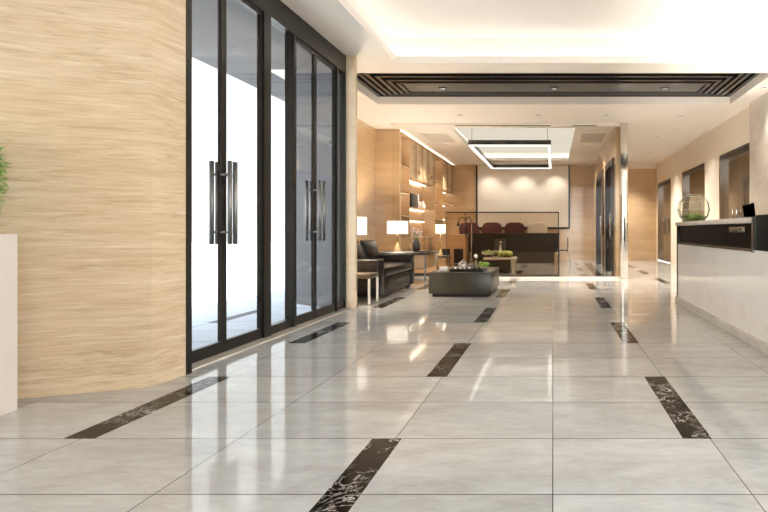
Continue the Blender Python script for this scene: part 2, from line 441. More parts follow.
# downlights
def downlight(x, y, lab, power, grp, size=R(106), blend=1.):
    d = thing('downlight', lab, 'ceiling light', (x, y, ZC), grp)
    MB().lathe([(.045, -.001), (.065, -.001), (.067, -.010), (.046, -.012), (.045, -.001)], (0, 0, 0), 20).build('trim_ring', M_white, d)
    MB().lathe([(0, -.004), (.044, -.004), (.044, -.001), (0, -.001)], (0, 0, 0), 20).build('lens', M_spot, d)
    l = bpy.data.lights.new('downlight_beam', 'SPOT'); l.energy = power; l.spot_size = size; l.spot_blend = blend; l.color = (1, .92, .80); l.shadow_soft_size = .04
    o = bpy.data.objects.new('downlight_beam', l); COL.objects.link(o); o.location = (x, y, ZC - .03)
for x, part in ((-2.25, 'left part'), (-1.07, 'centre'), (.11, 'right part')):
    downlight(x, 19.55, 'small round downlight above %s of white wall panel' % part, 10, 'downlights over the white panel', R(110), .8)
for x, y, p, lab in ((2.6, 11.4, 95, 'small round downlight in corridor ceiling just past black grille'), (2.6, 14.0, 92, 'small round downlight in corridor ceiling, second past the black grille'),
                     (2.6, 16.6, 90, 'small round downlight in corridor ceiling, third past the black grille'), (2.6, 19.0, 80, 'small round downlight in corridor ceiling at the brown end wall')):
    downlight(x, y, lab, p, 'corridor downlights')
for x, y, p, lab in ((2.95, 13.03, 26, 'added round downlight over cream wall between nearest and middle bronze doors'), (2.95, 16.8, 26, 'added round downlight over cream wall between middle and farthest bronze doors'),
                     (3.48, 9.2, 26, 'added round downlight over the marble wall behind the counter')):
    downlight(x, y, lab, p, 'added wall washing downlights')  # fittings added to brighten the cream and marble walls
for x, y, p, lab in ((-3.62, 9.7, 45, 'added round downlight over the black leather sofa'), (-1.9, 11.4, 58, 'added round downlight between black grille and glass partition, nearer the sofa'),
                     (-.3, 11.4, 58, 'added round downlight between black grille and glass partition, above its middle'), (1.1, 11.4, 58, 'added round downlight between black grille and glass partition, nearer the steel post'),
                     (-2.95, 15.3, 66, 'added round downlight in lounge soffit along the nearer shelving'), (-2.95, 18.2, 66, 'added round downlight in lounge soffit along the farther shelving'),
                     (.97, 15.3, 66, 'added round downlight in lounge soffit along the nearer dark framed door'), (.97, 18.2, 66, 'added round downlight in lounge soffit along the farther dark framed door')):
    downlight(x, y, lab, p, 'added lounge downlights')  # fittings added to brighten the sofa area and lounge

# ------------------------------------------------------------------ walls
# near left travertine wall with its chamfered end
pts = [(-5.5, 2.588), (-5.5, 2.9), (-2.95, 3.95), (-2.95, 4.10), (-2.72, 4.10), (-2.676, 4.07), (-2.706, 3.76), (-3.35, 3.49)]
mb = MB().prism(list(reversed(pts)), 0, ZC)
struct(mb.build('wall_left', M_trav), 'honey travertine wall with horizontal grain beside glass doors', 'wall')
mb = MB().box(-5.6, -5.5, 2.4, 2.9, 0, ZC).box(-5.6, -5.5, -4.1, -3.9, 0, ZC).box(-5.6, -5.5, -3.9, 2.4, 3.3, ZC).box(-5.6, -5.5, -3.9, 2.4, 0, .1)
struct(mb.build('wall_left_rear', M_trav), 'travertine side wall of the lobby behind the viewpoint', 'wall')
mb = MB().box(-5.6, .7, -4.2, -4.1, 0, ZC).box(3.5, XR + .2, -4.2, -4.1, 0, ZC).box(.7, 3.5, -4.2, -4.1, 3.3, ZC).box(.7, 3.5, -4.2, -4.1, 0, .1)
struct(mb.build('wall_front', M_woodm), 'oak lobby wall behind the viewpoint', 'wall')
mb = MB().box(XR - .05, XR + .2, 4.0, 10.40, 0, ZC).box(XR - .05, XR + .2, -4.1, -3.9, 0, ZC).box(XR - .05, XR + .2, -3.9, 4.0, 3.3, ZC).box(XR - .05, XR + .2, -3.9, 4.0, 0, .1)
struct(mb.build('wall_right', M_gmarble), 'grey beige marble wall behind the reception counter', 'wall')
def added_window(n, lab, a, b, fixed, along_x):  # unseen windows added so daylight fills the lobby from behind
    c = ((a + b) / 2, fixed, 0) if along_x else (fixed, (a + b) / 2, 0)
    d = thing('window_%d' % n, lab, 'window', c, None, 'structure')
    bx_ = (lambda m, p, q, r0, r1, z0, z1: m.box(p, q, fixed + r0, fixed + r1, z0, z1)) if along_x else (lambda m, p, q, r0, r1, z0, z1: m.box(fixed + r0, fixed + r1, p, q, z0, z1))
    m = MB(); nb = 3
    for k in range(nb + 1):
        x = a + (b - a) * k / nb; bx_(m, max(a, x - .03), min(b, x + .03), -.03, .03, .1, 3.3)
    o = m.build('frame', M_dframe, d); o.matrix_parent_inverse = Matrix.Translation(-Vector(d.location))
    m = MB(); bx_(m, a, b, -.006, .006, .1, 3.3)
    o = m.build('glass_pane', M_pglass, d); o.matrix_parent_inverse = Matrix.Translation(-Vector(d.location))
added_window(3, 'added tall glazed window behind the viewpoint, right part', .7, 3.5, -4.15, True)
added_window(5, 'added glazed side window to the left behind the viewpoint', -3.9, 2.4, -5.55, False)
added_window(4, 'added glazed side window to the right behind the viewpoint', -3.9, 4.0, XR + .05, False)
# pier between doors and lounge, lounge enclosure
mb = MB().box(-2.80, -2.672, 7.56, 7.62, 0, ZC)
struct(mb.build('pillar', M_woodp), 'narrow light oak pier where glass doors meet the lounge', 'pillar')
mb = MB().prism([(-2.90, 7.57), (-2.86, 7.62), (-3.68, 8.25), (-4.12, 8.92), (-4.12, 13.0), (-4.22, 13.0), (-4.22, 8.87), (-3.74, 8.16)][::-1], 0, ZC)
mb.bm.faces.ensure_lookup_table()
wl = mb.build('wall_lounge_left', [M_wood, M_greywall])
for p in wl.data.polygons:
    if p.normal.x < -.3 or (p.normal.y < -.15): p.material_index = 1
struct(wl, 'glossy amber wood wall along the left of the lounge', 'wall')
mb = MB().box(-4.22, -3.57, 13.0, 13.10, 0, ZC)
struct(mb.build('trim_1', M_wood), 'amber wood end panel where the lounge shelving starts', 'wall panel')
mb = MB().box(-4.05, -3.96, 13.1, YB, 0, ZC)
struct(mb.build('wall_shelving', M_woodl), 'oak wall behind the lounge shelving', 'wall')
mb = MB().box(-4.05, 1.40, YB, YB + .12, 0, ZC)
struct(mb.build('wall_back', M_wood), 'amber wood far wall of the lounge', 'wall')
# corridor end: glossy bronze panel under a cream header
mb = MB().box(1.40, XR + .2, YB, YB + .12, 0, ZC); mb.mi = 1
mb.box(1.56, XR, YB - .02, YB, 0, 3.28)
struct(mb.build('wall_corridor_end', [M_cream, M_wood]), 'glossy brown panelled wall closing the corridor', 'wall')
# right corridor wall with three door openings
doors_r = [(10.46, 12.45), (13.62, 16.02), (17.55, 19.75)]
HD = 2.72
mb = MB()
y = 10.40
for a, b in doors_r:
    mb.box(XR, XR + .2, y, a, 0, ZC); mb.box(XR, XR + .2, a, b, HD, ZC); y = b
mb.box(XR, XR + .2, y, YB, 0, ZC)
struct(mb.build('wall_corridor_right', M_cream), 'cream corridor wall holding tall bronze glass doors', 'wall')
place = ['nearest, just past the marble wall', 'middle one, behind the crystal bowl', 'farthest, beside the brown end wall']
for i, (a, b) in enumerate(doors_r):
    d = thing('door_%d' % (i + 1), 'tall bronze glass double door in corridor wall, ' + place[i], 'door', (XR, (a + b) / 2, 0), 'corridor doors', 'structure')
    X0 = XR + .09; mid = (a + b) / 2; 
    for c0, c1 in ((a + .06, mid - .006), (mid + .006, b - .06)):
        lf = rel(MB().box(X0, X0 + .03, c0, c1, .02, HD - .06).build('door_leaf', M_bglass, d), d)
        yh = c1 - .12 if c0 < mid - .5 else c0 + .12
        m = MB()
        m.tube([(X0 - .07, yh, .95), (X0 - .07, yh, 1.50)], .018, 10)
        for z in (1.05, 1.40): m.tube([(X0 - .07, yh, z), (X0, yh, z)], .009, 8)
        m.build('door_handle', M_gunmetal, lf, smooth=True)
    m = MB().box(XR - .01, XR + .16, b - .06, b, 0, HD).box(XR - .01, XR + .16, a, a + .06, 0, HD)
    rel(m.build('jamb', M_chrome, d), d)
    rel(MB().box(XR - .01, XR + .16, a + .06, b - .06, HD - .06, HD).build('head', M_dframe, d), d)
# lounge right wall (between lounge and corridor) with lift style dark doorway
mb = MB()
X0, X1 = 1.40, 1.56
dl = [(12.95, 14.75, 2.75), (15.4, 17.9, 2.75)]
y = 12.45
for a, b, h in dl:
    mb.box(X0, X1, y, a, 0, ZC); mb.box(X0, X1, a, b, h, ZC); y = b
mb.box(X0, X1, y, YB, 0, ZC)
struct(mb.build('wall_lounge_right', M_wood), 'amber wood wall between the lounge and the corridor', 'wall')
for i, (a, b, h) in enumerate(dl):
    d = thing('door_%d' % (i + 4), ['dark framed brown glass door in lounge wall next to the steel post', 'dark framed brown glass door in lounge wall towards the far wall'][i], 'door', (X0, (a + b) / 2, 0), 'lounge doors', 'structure')
    t = .13
    m = MB().box(X0 - .03, X1, a, a + t, 0, h).box(X0 - .03, X1, b - t, b, 0, h).box(X0 - .03, X1, a + t, b - t, h - t, h)
    rel(m.build('door_frame', M_black, d), d)
    mid = (a + b) / 2
    for c0, c1 in ((a + t, mid - .005), (mid + .005, b - t)):
        lf = rel(MB().box(X0 + .05, X0 + .08, c0, c1, .01, h - t).build('door_leaf', M_bglass, d), d)
        yh = c1 - .1 if c0 < mid - .3 else c0 + .1
        MB().tube([(X0 + .02, yh, .9), (X0 + .02, yh, 1.5)], .014, 8).tube([(X0 + .02, yh, 1.), (X0 + .05, yh, 1.)], .008, 8).tube([(X0 + .02, yh, 1.4), (X0 + .05, yh, 1.4)], .008, 8).build('door_handle', M_steel, lf, smooth=True)
# polished post at the end of the glass partition
mb = MB().box(1.475, 1.64, 12.22, 12.44, .0, ZC)
struct(mb.build('column', M_chrome, bevel=.004), 'mirror polished steel post at right end of glass partition', 'column')
# outside canopy
mb = MB().box(-4.92, -2.9, 4.1, 8.2, 3.42, 3.75).box(-4.92, -4.2, 8.2, 26, 3.42, 3.75)
struct(mb.build('roof_outside', M_greywall), 'grey canopy outside over the glass doors', 'roof')

# ------------------------------------------------------------------ glass front: frames, leaves, sidelights
Y0, Y1 = 4.105, 7.56
ZH = 3.18
m = MB()
m.box(XD - .10, XD, Y0, Y1, ZH, ZC - .001)                       # head
for a, b, dp in ((Y0, Y0 + .05, .10), (5.42, 5.55, .07), (6.04, 6.10, .10), (7.24, 7.29, .05), (7.53, Y1, .05)):
    m.box(XD - dp, XD, a, b, 0, ZH)
struct(m.build('door_frame', M_dframe), 'dark bronze frame with deep head holding the entrance doors', 'door frame')
m = MB().box(-2.74, -2.676, 4.071, 4.14, 0, ZC)
struct(m.build('trim_2', M_dframe), 'dark metal edge trim on the end of the travertine wall', 'trim')
m = MB().box(XD - .12, XD + .09, 4.115, Y1, .0, .012)
struct(m.build('trim_3', M_gmarble), 'pale stone threshold under the glass doors', 'trim')
def leaf(i, a, b, hy, lab):
    d = thing('door_%d' % i, lab, 'door', (XD - .045, (a + b) / 2, 0), 'entrance glass doors', 'structure')
    x0, x1 = XD - .055, XD - .02; s = .036; g = .003
    m = MB()
    m.box(x0, x1, a + g, a + s, .014, ZH - g).box(x0, x1, b - s, b - g, .014, ZH - g)
    m.box(x0, x1, a + s, b - s, .014, .11).box(x0, x1, a + s, b - s, ZH - .05, ZH - g)
    rel(m.build('leaf_frame', M_dframe, d), d)
    rel(MB().box(x0 + .012, x0 + .022, a + s, b - s, .11, ZH - .05).build('glass_pane', M_pglass, d), d)
    for sx, xx in ((1, x1 + .075), (-1, x0 - .045)):
        m = MB().tube([(xx, hy, .935), (xx, hy, 1.645)], .019, 14)
        for z in (1.04, 1.53): m.tube([(xx, hy, z), (x1 if sx > 0 else x0, hy + (.045 if hy < (a + b) / 2 else -.0) * 0, z)], .010, 8)
        h = rel(m.build('pull_handle', M_pull, d, smooth=True), d)
        h['label'] = 'long dark steel pull bar'
leaf(6, 4.155, 4.79, 4.745, 'glass entrance door leaf nearest the travertine wall')
leaf(7, 4.79, 5.42, 4.825, 'glass entrance door leaf just left of the thick dark mullion')
leaf(8, 6.10, 6.63, 6.575, 'glass entrance door leaf of far pair, closer to thick mullion')
leaf(9, 6.63, 7.24, 6.695, 'glass entrance door leaf of far pair, closer to oak pier')
for i, (a, b, lab) in enumerate(((5.55, 6.04, 'fixed glass sidelight between the two pairs of entrance doors'), (7.29, 7.53, 'narrow fixed glass sidelight beside the oak pier'))):
    d = thing('window_%d' % (i + 1), lab, 'window', (XD - .05, (a + b) / 2, 0), None, 'structure')
    rel(MB().box(XD - .06, XD - .05, a, b, .1, ZH).build('glass_pane', M_pglass, d), d)
    rel(MB().box(XD - .09, XD - .02, a, b, .014, .1).build('sill', M_dframe, d), d)

# ------------------------------------------------------------------ glass partition of the lounge
gp = thing('glass_partition', 'tall clear glass partition across the lounge front', 'glass partition', (-1., 12.3, 0), None, 'structure')
for a, b in ((-3.55, -1.92), (-1.915, -.255), (-.25, 1.475)):
    rel(MB().box(a, b, 12.294, 12.306, .045, 3.36).build('glass_pane', M_cglass, gp), gp)
rel(MB().box(-3.56, 1.475, 12.25, 12.35, 3.36, ZC - .001).build('head_rail', M_paint, gp), gp)
rel(MB().box(-3.56, 1.475, 12.26, 12.34, .0, .045).build('floor_rail', M_pmarble, gp), gp)
for a, b in ((-2.15, -.05), (.42, .95)):
    m = MB().box(a, b, 12.245, 12.25, 3.35, 3.368)
    rel(m.build('head_clip', M_gunmetal, gp), gp)

# low framed glass screen
gs = thing('glass_screen', 'low clear glass screen with thin dark frame in the lounge', 'glass screen', (-1.15, 12.75, 0))
a, b = -2.44, .135
rel(MB().box(a + .02, b - .02, 12.745, 12.755, .05, 1.46).build('glass_pane', M_sglass, gs), gs)
m = MB().box(a, b, 12.73, 12.77, 1.46, 1.49).box(b - .025, b, 12.73, 12.77, .05, 1.46).box(a, a + .012, 12.74, 12.76, .05, 1.46)
rel(m.build('frame', M_black, gs), gs)
rel(MB().box(a, b, 12.70, 12.80, 0, .05).build('base_rail', M_taupe, gs), gs)

# ------------------------------------------------------------------ reception counter
CX = 1.86; CY0, CY1 = 2.6, 8.35; YM = 5.12
ct = thing('reception_counter', 'long cream marble reception counter with dark upper fascia', 'reception counter', (2.2, 5.5, 0))
P = lambda mbx, nm, mat, **k: rel(mbx.build(nm, mat, ct, **k), ct)
P(MB().box(CX, 2.55, CY0, CY1 - .04, .075, .855), 'marble_front', M_pmarble)
P(MB().box(CX - .045, 2.5, CY0, CY1 - .04, 0, .075), 'plinth', M_gmarble)
P(MB().box(CX - .012, 2.56, CY1 - .04, CY1, 0, 1.13), 'end_panel', M_gunmetal)
P(MB().box(CX - .02, 2.55, YM + .03, CY1 - .04, .862, .884), 'metal_ledge', M_steel)
P(MB().box(CX + .04, 2.52, YM + .03, CY1 - .04, .884, 1.125), 'dark_fascia', M_fascia)
P(MB().box(CX - .03, 2.58, YM + .03, CY1 + .01, 1.125, 1.178), 'counter_top', M_gmarble, bevel=.004)
P(MB().box(CX - .03, 2.56, YM, YM + .03, .85, 1.178), 'divider', M_steel)
P(MB().box(CX, 2.55, CY0, YM, .872, 1.195), 'tall_fascia', M_fascia)
P(MB().box(CX - .01, 2.56, CY0, YM, .855, .872), 'lower_ledge', M_white)
up = P(MB().box(2.62, 2.80, CY0 + .3, CY1 - .5, .86, .90), 'added_shelf', M_gmarble)  # shelf and bracket added only to carry the uplight
P(MB().box(2.55, 2.62, CY0 + .3, CY1 - .5, .80, .90), 'shelf_bracket', M_gunmetal)
MB().box(2.64, 2.78, CY0 + .35, CY1 - .55, .90, .915).build('added_uplight', M_upc, up)  # hidden uplight added behind the counter to brighten ceiling and marble
# plate on the fascia
pl = thing('sign_holder', 'small steel card holder on the dark counter fascia', 'card holder', (CX + .03, 5.76, 1.0))
rel(MB().box(CX + .026, CX + .04, 5.50, 5.99, 1.035, 1.095).build('plate', M_gunmetal, pl, bevel=.003), pl)
rel(MB().box(CX + .016, CX + .026, 5.52, 5.70, 1.048, 1.090).build('raised_frame', M_steel, pl, bevel=.003), pl)
rel(MB().box(CX + .012, CX + .016, 5.55, 5.65, 1.062, 1.078).build('slot', M_black, pl), pl)
# screen on the counter
mo = thing('monitor', 'small dark tilted monitor on the reception counter', 'monitor', (1.965, 5.62, 1.178))
m = MB(); m.quad((-.062, -.06, .012), (.052, -.06, .012), (.035, -.06, .150), (-.082, -.06, .125))
pan = m; bmesh.ops.solidify(pan.bm, geom=list(pan.bm.faces), thickness=.012)
pan.build('screen', M_black, mo)
m = MB(); m.quad((.052, -.07, .0), (.066, .06, .0), (.048, .06, .160), (.034, -.07, .152))
bmesh.ops.solidify(m.bm, geom=list(m.bm.faces), thickness=.012)
m.build('back_cover', M_gunmetal, mo)
MB().box(-.08, .07, -.08, .08, 0, .012).build('foot', M_black, mo, bevel=.003)
# faceted crystal bowl with greenery
bw = thing('glass_bowl', 'large faceted round crystal bowl at the counter end', 'glass bowl', (2.04, 8.10, 1.178))
prof = [(.0, .0), (.13, .0), (.205, .075), (.238, .18), (.215, .29), (.145, .385), (.12, .395)]
pin = [(.11, .39), (.135, .375), (.20, .285), (.222, .18), (.192, .085), (.12, .02), (0, .02)]
MB().lathe(prof + pin, n=9).build('bowl', M_bowl, bw)
pg = tag(MB().build('tmp', M_lime), '', '') if False else None
m = MB()
for k in range(260):
    a = random.uniform(0, 6.283); r = .13 * math.sqrt(random.random()); z = .03 + random.random() * .10 * (1 - (r / .15) ** 2)
    m.leaf((2.04 + r * math.cos(a), 8.10 + r * math.sin(a), 1.178 + z), (math.cos(a) * .6 + random.uniform(-.5, .5), math.sin(a) * .6 + random.uniform(-.5, .5), random.uniform(.2, 1)), .045, .012)
m.ball((2.04, 8.10, 1.178 + .06), .11, .11, .035)
tag(m.build('moss_plant', M_lime, recalc=False), 'lime green moss filling the crystal bowl', 'plant')

# ------------------------------------------------------------------ planter and bush at the left edge
plt_ = thing('planter', 'tall pale stone planter box against the travertine wall', 'planter', (-3.37, 3.03, 0))
m = MB(); X0, X1, A0, A1 = -3.60, -3.145, 2.72, 3.28; t = .035; z1 = 1.032
m.box(X0, X1, A0, A0 + t, 0, z1).box(X0, X1, A1 - t, A1, 0, z1).box(X0, X0 + t, A0 + t, A1 - t, 0, z1).box(X1 - t, X1, A0 + t, A1 - t, 0, z1)
rel(m.build('box', M_planter, plt_), plt_)
rel(MB().box(X0 + t, X1 - t, A0 + t, A1 - t, .90, .985).build('soil', M_soil, plt_), plt_)
bu = thing('bush', 'bright green leafy bush growing in the pale planter', 'plant', (-3.37, 3.0, .985))
m = MB()
for k in range(4200):
    z = random.random(); a = random.uniform(0, 6.283)
    rr = (.225 + .02 * math.sin(z * 9 + a * 3)) * (1 - .5 * max(0, z - .8)) * math.sqrt(random.uniform(.45, 1))
    p = (-3.365 + rr * .72 * math.cos(a), 3.08 + rr * 1.12 * math.sin(a), 1.0 + z * .66)
    m.leaf(p, (math.cos(a) + random.uniform(-.6, .6), math.sin(a) + random.uniform(-.6, .6), random.uniform(-.3, .9)), random.uniform(.035, .06), .011)
rel(m.build('foliage', M_leaf, bu, recalc=False), bu)
m = MB()
for k in range(9):
    a = k * .7; m.tube([(-3.325 + .05 * math.cos(a), 3.08 + .07 * math.sin(a), .985), (-3.325 + .11 * math.cos(a), 3.08 + .15 * math.sin(a), 1.50)], [.008, .004], 6)
rel(m.build('stems', M_woodm, bu), bu)

# ------------------------------------------------------------------ sofa
so = thing('sofa', 'black leather sofa with box arms beside the oak pier', 'sofa', (-3.05, 9.55, 0))
S = lambda mbx, nm, mat, **k: rel(mbx.build(nm, mat, so, **k), so)
SX0, SX1, SY0, SY1 = -3.52, -2.64, 8.47, 10.66
S(MB().box(SX0, SX1 - .015, SY0 + .30, SY1 - .22, .05, .315), 'base_frame', M_leather, bevel=.02, seg=3)
S(MB().box(SX0, SX1, SY0, SY0 + .29, .05, .615), 'armrest', M_leather, bevel=.025, seg=3)
S(MB().box(SX0, SX1, SY1 - .21, SY1, .05, .615), 'armrest', M_leather, bevel=.025, seg=3)
S(MB().box(SX0 - .06, SX0 + .17, SY0 + .295, SY1 - .215, .05, .70), 'backrest', M_leather, bevel=.04, seg=3)
S(MB().box(SX0 + .16, SX1 + .01, SY0 + .296, SY1 - .216, .32, .475), 'seat_cushion', M_leather, bevel=.05, seg=4)
for y0, y1 in ((SY0 + .30, SY0 + 1.13), (SY0 + 1.145, SY1 - .22)):
    m = MB(); n = 8
    # plump leaning back pillow
    g = []
    for side in (0, 1):
        rows = []
        for i in range(n + 1):
            row = []
            for j in range(n + 1):
                u, w = i / n, j / n
                bul = (16 * u * (1 - u) * w * (1 - w)) ** .45 * .085
                z = .47 + .44 * w; lean = -.13 * w
                row.append(m.bm.verts.new((SX0 + .31 + lean + (bul if side else -bul), y0 + (y1 - y0) * u, z)))
            rows.append(row)
        g.append(rows)
    for s_ in (0, 1):
        for i in range(n):
            for j in range(n): m.bm.faces.new((g[s_][i][j], g[s_][i + 1][j], g[s_][i + 1][j + 1], g[s_][i][j + 1]))
    bmesh.ops.remove_doubles(m.bm, verts=list(m.bm.verts), dist=.0005)
    S(m, 'back_cushion', M_leather, smooth=True, sub=1)
for x in (SX0 + .08, SX1 - .1):
    for y in (SY0 + .1, SY1 - .1): S(MB().box(x - .035, x + .035, y - .035, y + .035, 0, .055), 'foot', M_black)

# end table with lamp, beside the pier
et = thing('end_table', 'small brown end table with pale metal legs by the sofa', 'side table', (-2.84, 8.17, 0))
E = lambda mbx, nm, mat, **k: rel(mbx.build(nm, mat, et, **k), et)
E(MB().box(-3.06, -2.62, 7.99, 8.39, .365, .43), 'table_top', M_brown, bevel=.006)
for x in (-3.045, -2.635):
    for y in (8.005, 8.375): E(MB().box(x - .014, x + .014, y - .014, y + .014, 0, .365), 'leg', M_white)
def lamp(name, lab, loc, zs0, zs1, r, grp, pyr=.06):
    """table lamp: open pyramid base, stem, drum shade; heights above loc"""
    lp = thing(name, lab, 'table lamp', loc, grp)
    h = zs0 - loc[2]; H = zs1 - loc[2]
    m = MB().lathe([(0, 0), (pyr * 1.5, 0), (pyr * 1.5, .012), (.012, .19), (0, .19)], n=4, rot=R(45))
    m.build('base', M_gold, lp)
    MB().tube([(0, 0, .18), (0, 0, h + .12)], .008, 10).build('stem', M_gold, lp, smooth=True)
    MB().lathe([(r, h), (r, H), (r - .006, H), (r - .006, h), (r, h)], n=36).build('lamp_shade', M_shade, lp, smooth=False)
    MB().ball((0, 0, h + .13), .045).build('bulb', M_bulb, lp, smooth=True)
    return lp
lamp('table_lamp', 'lit drum lamp on the end table, half hidden by the oak pier', (-2.945, 8.19, .43), .995, 1.255, .205, 'drum table lamps')

# console with metal legs
co = thing('console_table', 'wooden console table with dark top beyond the sofa', 'console table', (-3.05, 11.5, 0))
C_ = lambda mbx, nm, mat, **k: rel(mbx.build(nm, mat, co, **k), co)
C_(MB().box(-3.62, -2.47, 10.93, 12.16, .585, .62), 'table_top', M_esp, bevel=.004)
C_(MB().box(-3.58, -2.52, 10.98, 12.12, .30, .585), 'body', M_woodm)
C_(MB().box(-3.05, -2.515, 10.97, 10.98, .32, .57), 'drawer_front', M_woodl, bevel=.003)
for x in (-3.57, -2.51):
    for y in (10.97, 12.12): C_(MB().box(x - .016, x + .016, y - .016, y + .016, 0, .585), 'leg', M_steel)
lamp('table_lamp', 'lit drum lamp on the console table beyond the sofa', (-3.27, 11.75, .62), .99, 1.26, .215, 'drum table lamps')
# vase with flowers
va = thing('flower_vase', 'dark pot of pale flowers on the console table', 'vase', (-2.83, 11.55, .62))
MB().lathe([(0, 0), (.06, 0), (.085, .08), (.085, .18), (.06, .25), (.05, .25), (.075, .17), (.075, .08), (.05, .02), (0, .02)], n=24).build('pot', M_pot, va, smooth=True)
m = MB()
for k in range(90):
    a = random.uniform(0, 6.28); r = .09 * math.sqrt(random.random()); z = .27 + .2 * random.random()
    m.leaf((r * math.cos(a), r * math.sin(a), z), (math.cos(a), math.sin(a), random.uniform(.2, 1.2)), .06, .022)
m.build('petals', M_petal, va, recalc=False)
m = MB()
for k in range(12):
    a = k * .53; m.tube([(.02 * math.cos(a), .02 * math.sin(a), .1), (.07 * math.cos(a), .07 * math.sin(a), .40)], .004, 6)
m.build('stems', M_leafd, va)
tag(MB().box(-2.70, -2.52, 11.2, 11.5, .62, .65).build('book', M_pot, bevel=.004), 'dark book lying on the console table', 'book')

# ------------------------------------------------------------------ coffee tables
def coffee(lab, x0, x1, y0, y1, h, mat, top):
    t = thing('coffee_table', lab, 'coffee table', ((x0 + x1) / 2, (y0 + y1) / 2, 0))
    rel(MB().box(x0, x1, y0, y1, .055, h - .022).build('body', mat, t, bevel=.004), t)
    rel(MB().box(x0 - .004, x1 + .004, y0 - .004, y1 + .004, h - .02, h).build('table_top', top, t, bevel=.004), t)
    rel(MB().box(x0 + .05, x1 - .05, y0 + .05, y1 - .05, 0, .055).build('plinth', M_esp, t), t)
    return t
c1 = coffee('large taupe block coffee table in front of the glass', -1.975, -.985, 8.86, 10.2, .392, M_taupe, M_taupe)
for x in (-1.64, -1.31): rel(MB().box(x - .002, x + .002, 8.8575, 8.862, .06, .37).build('panel_joint', M_black, c1), c1)
c2 = thing('coffee_table', 'small stone topped coffee table behind the glass screen', 'coffee table', (-1.32, 14.2, 0))
rel(MB().box(-1.74, -.92, 13.95, 14.75, .33, .39).build('table_top', M_gmarble, c2, bevel=.006), c2)
rel(MB().box(-1.70, -1.06, 14.0, 14.7, .05, .33).build('body', M_taupe, c2), c2)
for x, y in ((-1.0, 13.99), (-1.0, 14.7)): rel(MB().box(x - .03, x + .03, y - .03, y + .03, 0, .33).build('leg', M_gmarble, c2), c2)
rel(MB().box(-1.66, -1.1, 14.05, 14.65, 0, .05).build('plinth', M_esp, c2), c2)

ZT = .392
tag(MB().box(-1.84, -1.715, 9.05, 9.16, ZT, ZT + .075).build('tissue_box', M_white, bevel=.008), 'small white box at left end of coffee table', 'box')
tr = thing('tray', 'black rectangular tray on the taupe coffee table', 'tray', (-1.37, 9.2, ZT))
rel(MB().box(-1.66, -1.12, 8.95, 9.45, ZT, ZT + .012).build('base', M_black, tr), tr)
m = MB().box(-1.66, -1.12, 8.95, 8.965, ZT + .012, ZT + .05).box(-1.66, -1.12, 9.435, 9.45, ZT + .012, ZT + .05).box(-1.66, -1.645, 8.965, 9.435, ZT + .012, ZT + .05).box(-1.135, -1.12, 8.965, 9.435, ZT + .012, ZT + .05)
rel(m.build('rim', M_black, tr), tr)
zt = ZT + .012
labs = ['silver cup on the black tray, closest to the white box', 'silver cup on the black tray, second from the white box', 'silver cup in the middle of the black tray', 'silver cup on the black tray, beside the glass bottle']
cup0 = None
for k, lab in enumerate(labs):
    loc = (-1.585 + .075 * k, 9.06 + .03 * (k % 2), zt)
    if cup0 is None:
        cup0 = thing('cup', lab, 'cup', loc, 'silver cups on the tray')
        MB().lathe([(0, 0), (.018, 0), (.022, .01), (.034, .07), (.03, .07), (.018, .012), (0, .012)], n=18).build('body', M_conf, cup0, smooth=True)
        m = MB().tube([(.031, 0, .055), (.05, 0, .05), (.05, 0, .028), (.026, 0, .022)], .005, 8); m.build('handle', M_conf, cup0, smooth=True)
    else: dup(cup0, loc, lab)
tp = thing('teapot', 'round silver teapot behind the cups on the tray', 'teapot', (-1.50, 9.27, zt))
MB().lathe([(0, 0), (.05, 0), (.085, .04), (.09, .08), (.06, .125), (0, .13)], n=24).build('body', M_conf, tp, smooth=True)
MB().lathe([(.045, .127), (.04, .14), (.01, .15), (.014, .165), (0, .172)], n=16).build('lid', M_conf, tp, smooth=True)
MB().tube([(.075, 0, .05), (.12, 0, .09), (.135, 0, .12)], [.015, .011, .008], 10).build('spout', M_conf, tp, smooth=True)
MB().tube([(-.08, 0, .105), (-.125, 0, .10), (-.13, 0, .06), (-.085, 0, .04)], .007, 8).build('handle', M_conf, tp, smooth=True)
bt = thing('glass_bottle', 'slim clear decanter with round stopper on coffee table tray', 'bottle', (-1.262, 9.13, zt))
MB().lathe([(0, 0), (.045, 0), (.05, .03), (.045, .10), (.016, .16), (.014, .20), (.011, .20), (.012, .16), (.04, .10), (.045, .03), (0, .006)], n=20).build('body', M_bowl, bt, smooth=True)
MB().ball((0, 0, .232), .032, .032, .036).build('stopper', M_white, bt, smooth=True)
gpnt = thing('potted_plant', 'low bright green plant in a bowl on the coffee table', 'plant', (-1.155, 9.30, zt))
MB().lathe([(0, 0), (.03, 0), (.06, .05), (.054, .05), (.028, .01), (0, .01)], n=20).build('bowl', M_white, gpnt, smooth=True)
m = MB()
for k in range(170):
    a = random.uniform(0, 6.28); u = random.random(); r = .075 * math.sqrt(random.random())
    m.leaf((r * .8 * math.cos(a), r * .8 * math.sin(a), .045 + .07 * u), (math.cos(a), math.sin(a), random.uniform(.1, 1)), .045, .014)
m.build('foliage', M_lime, gpnt, recalc=False)
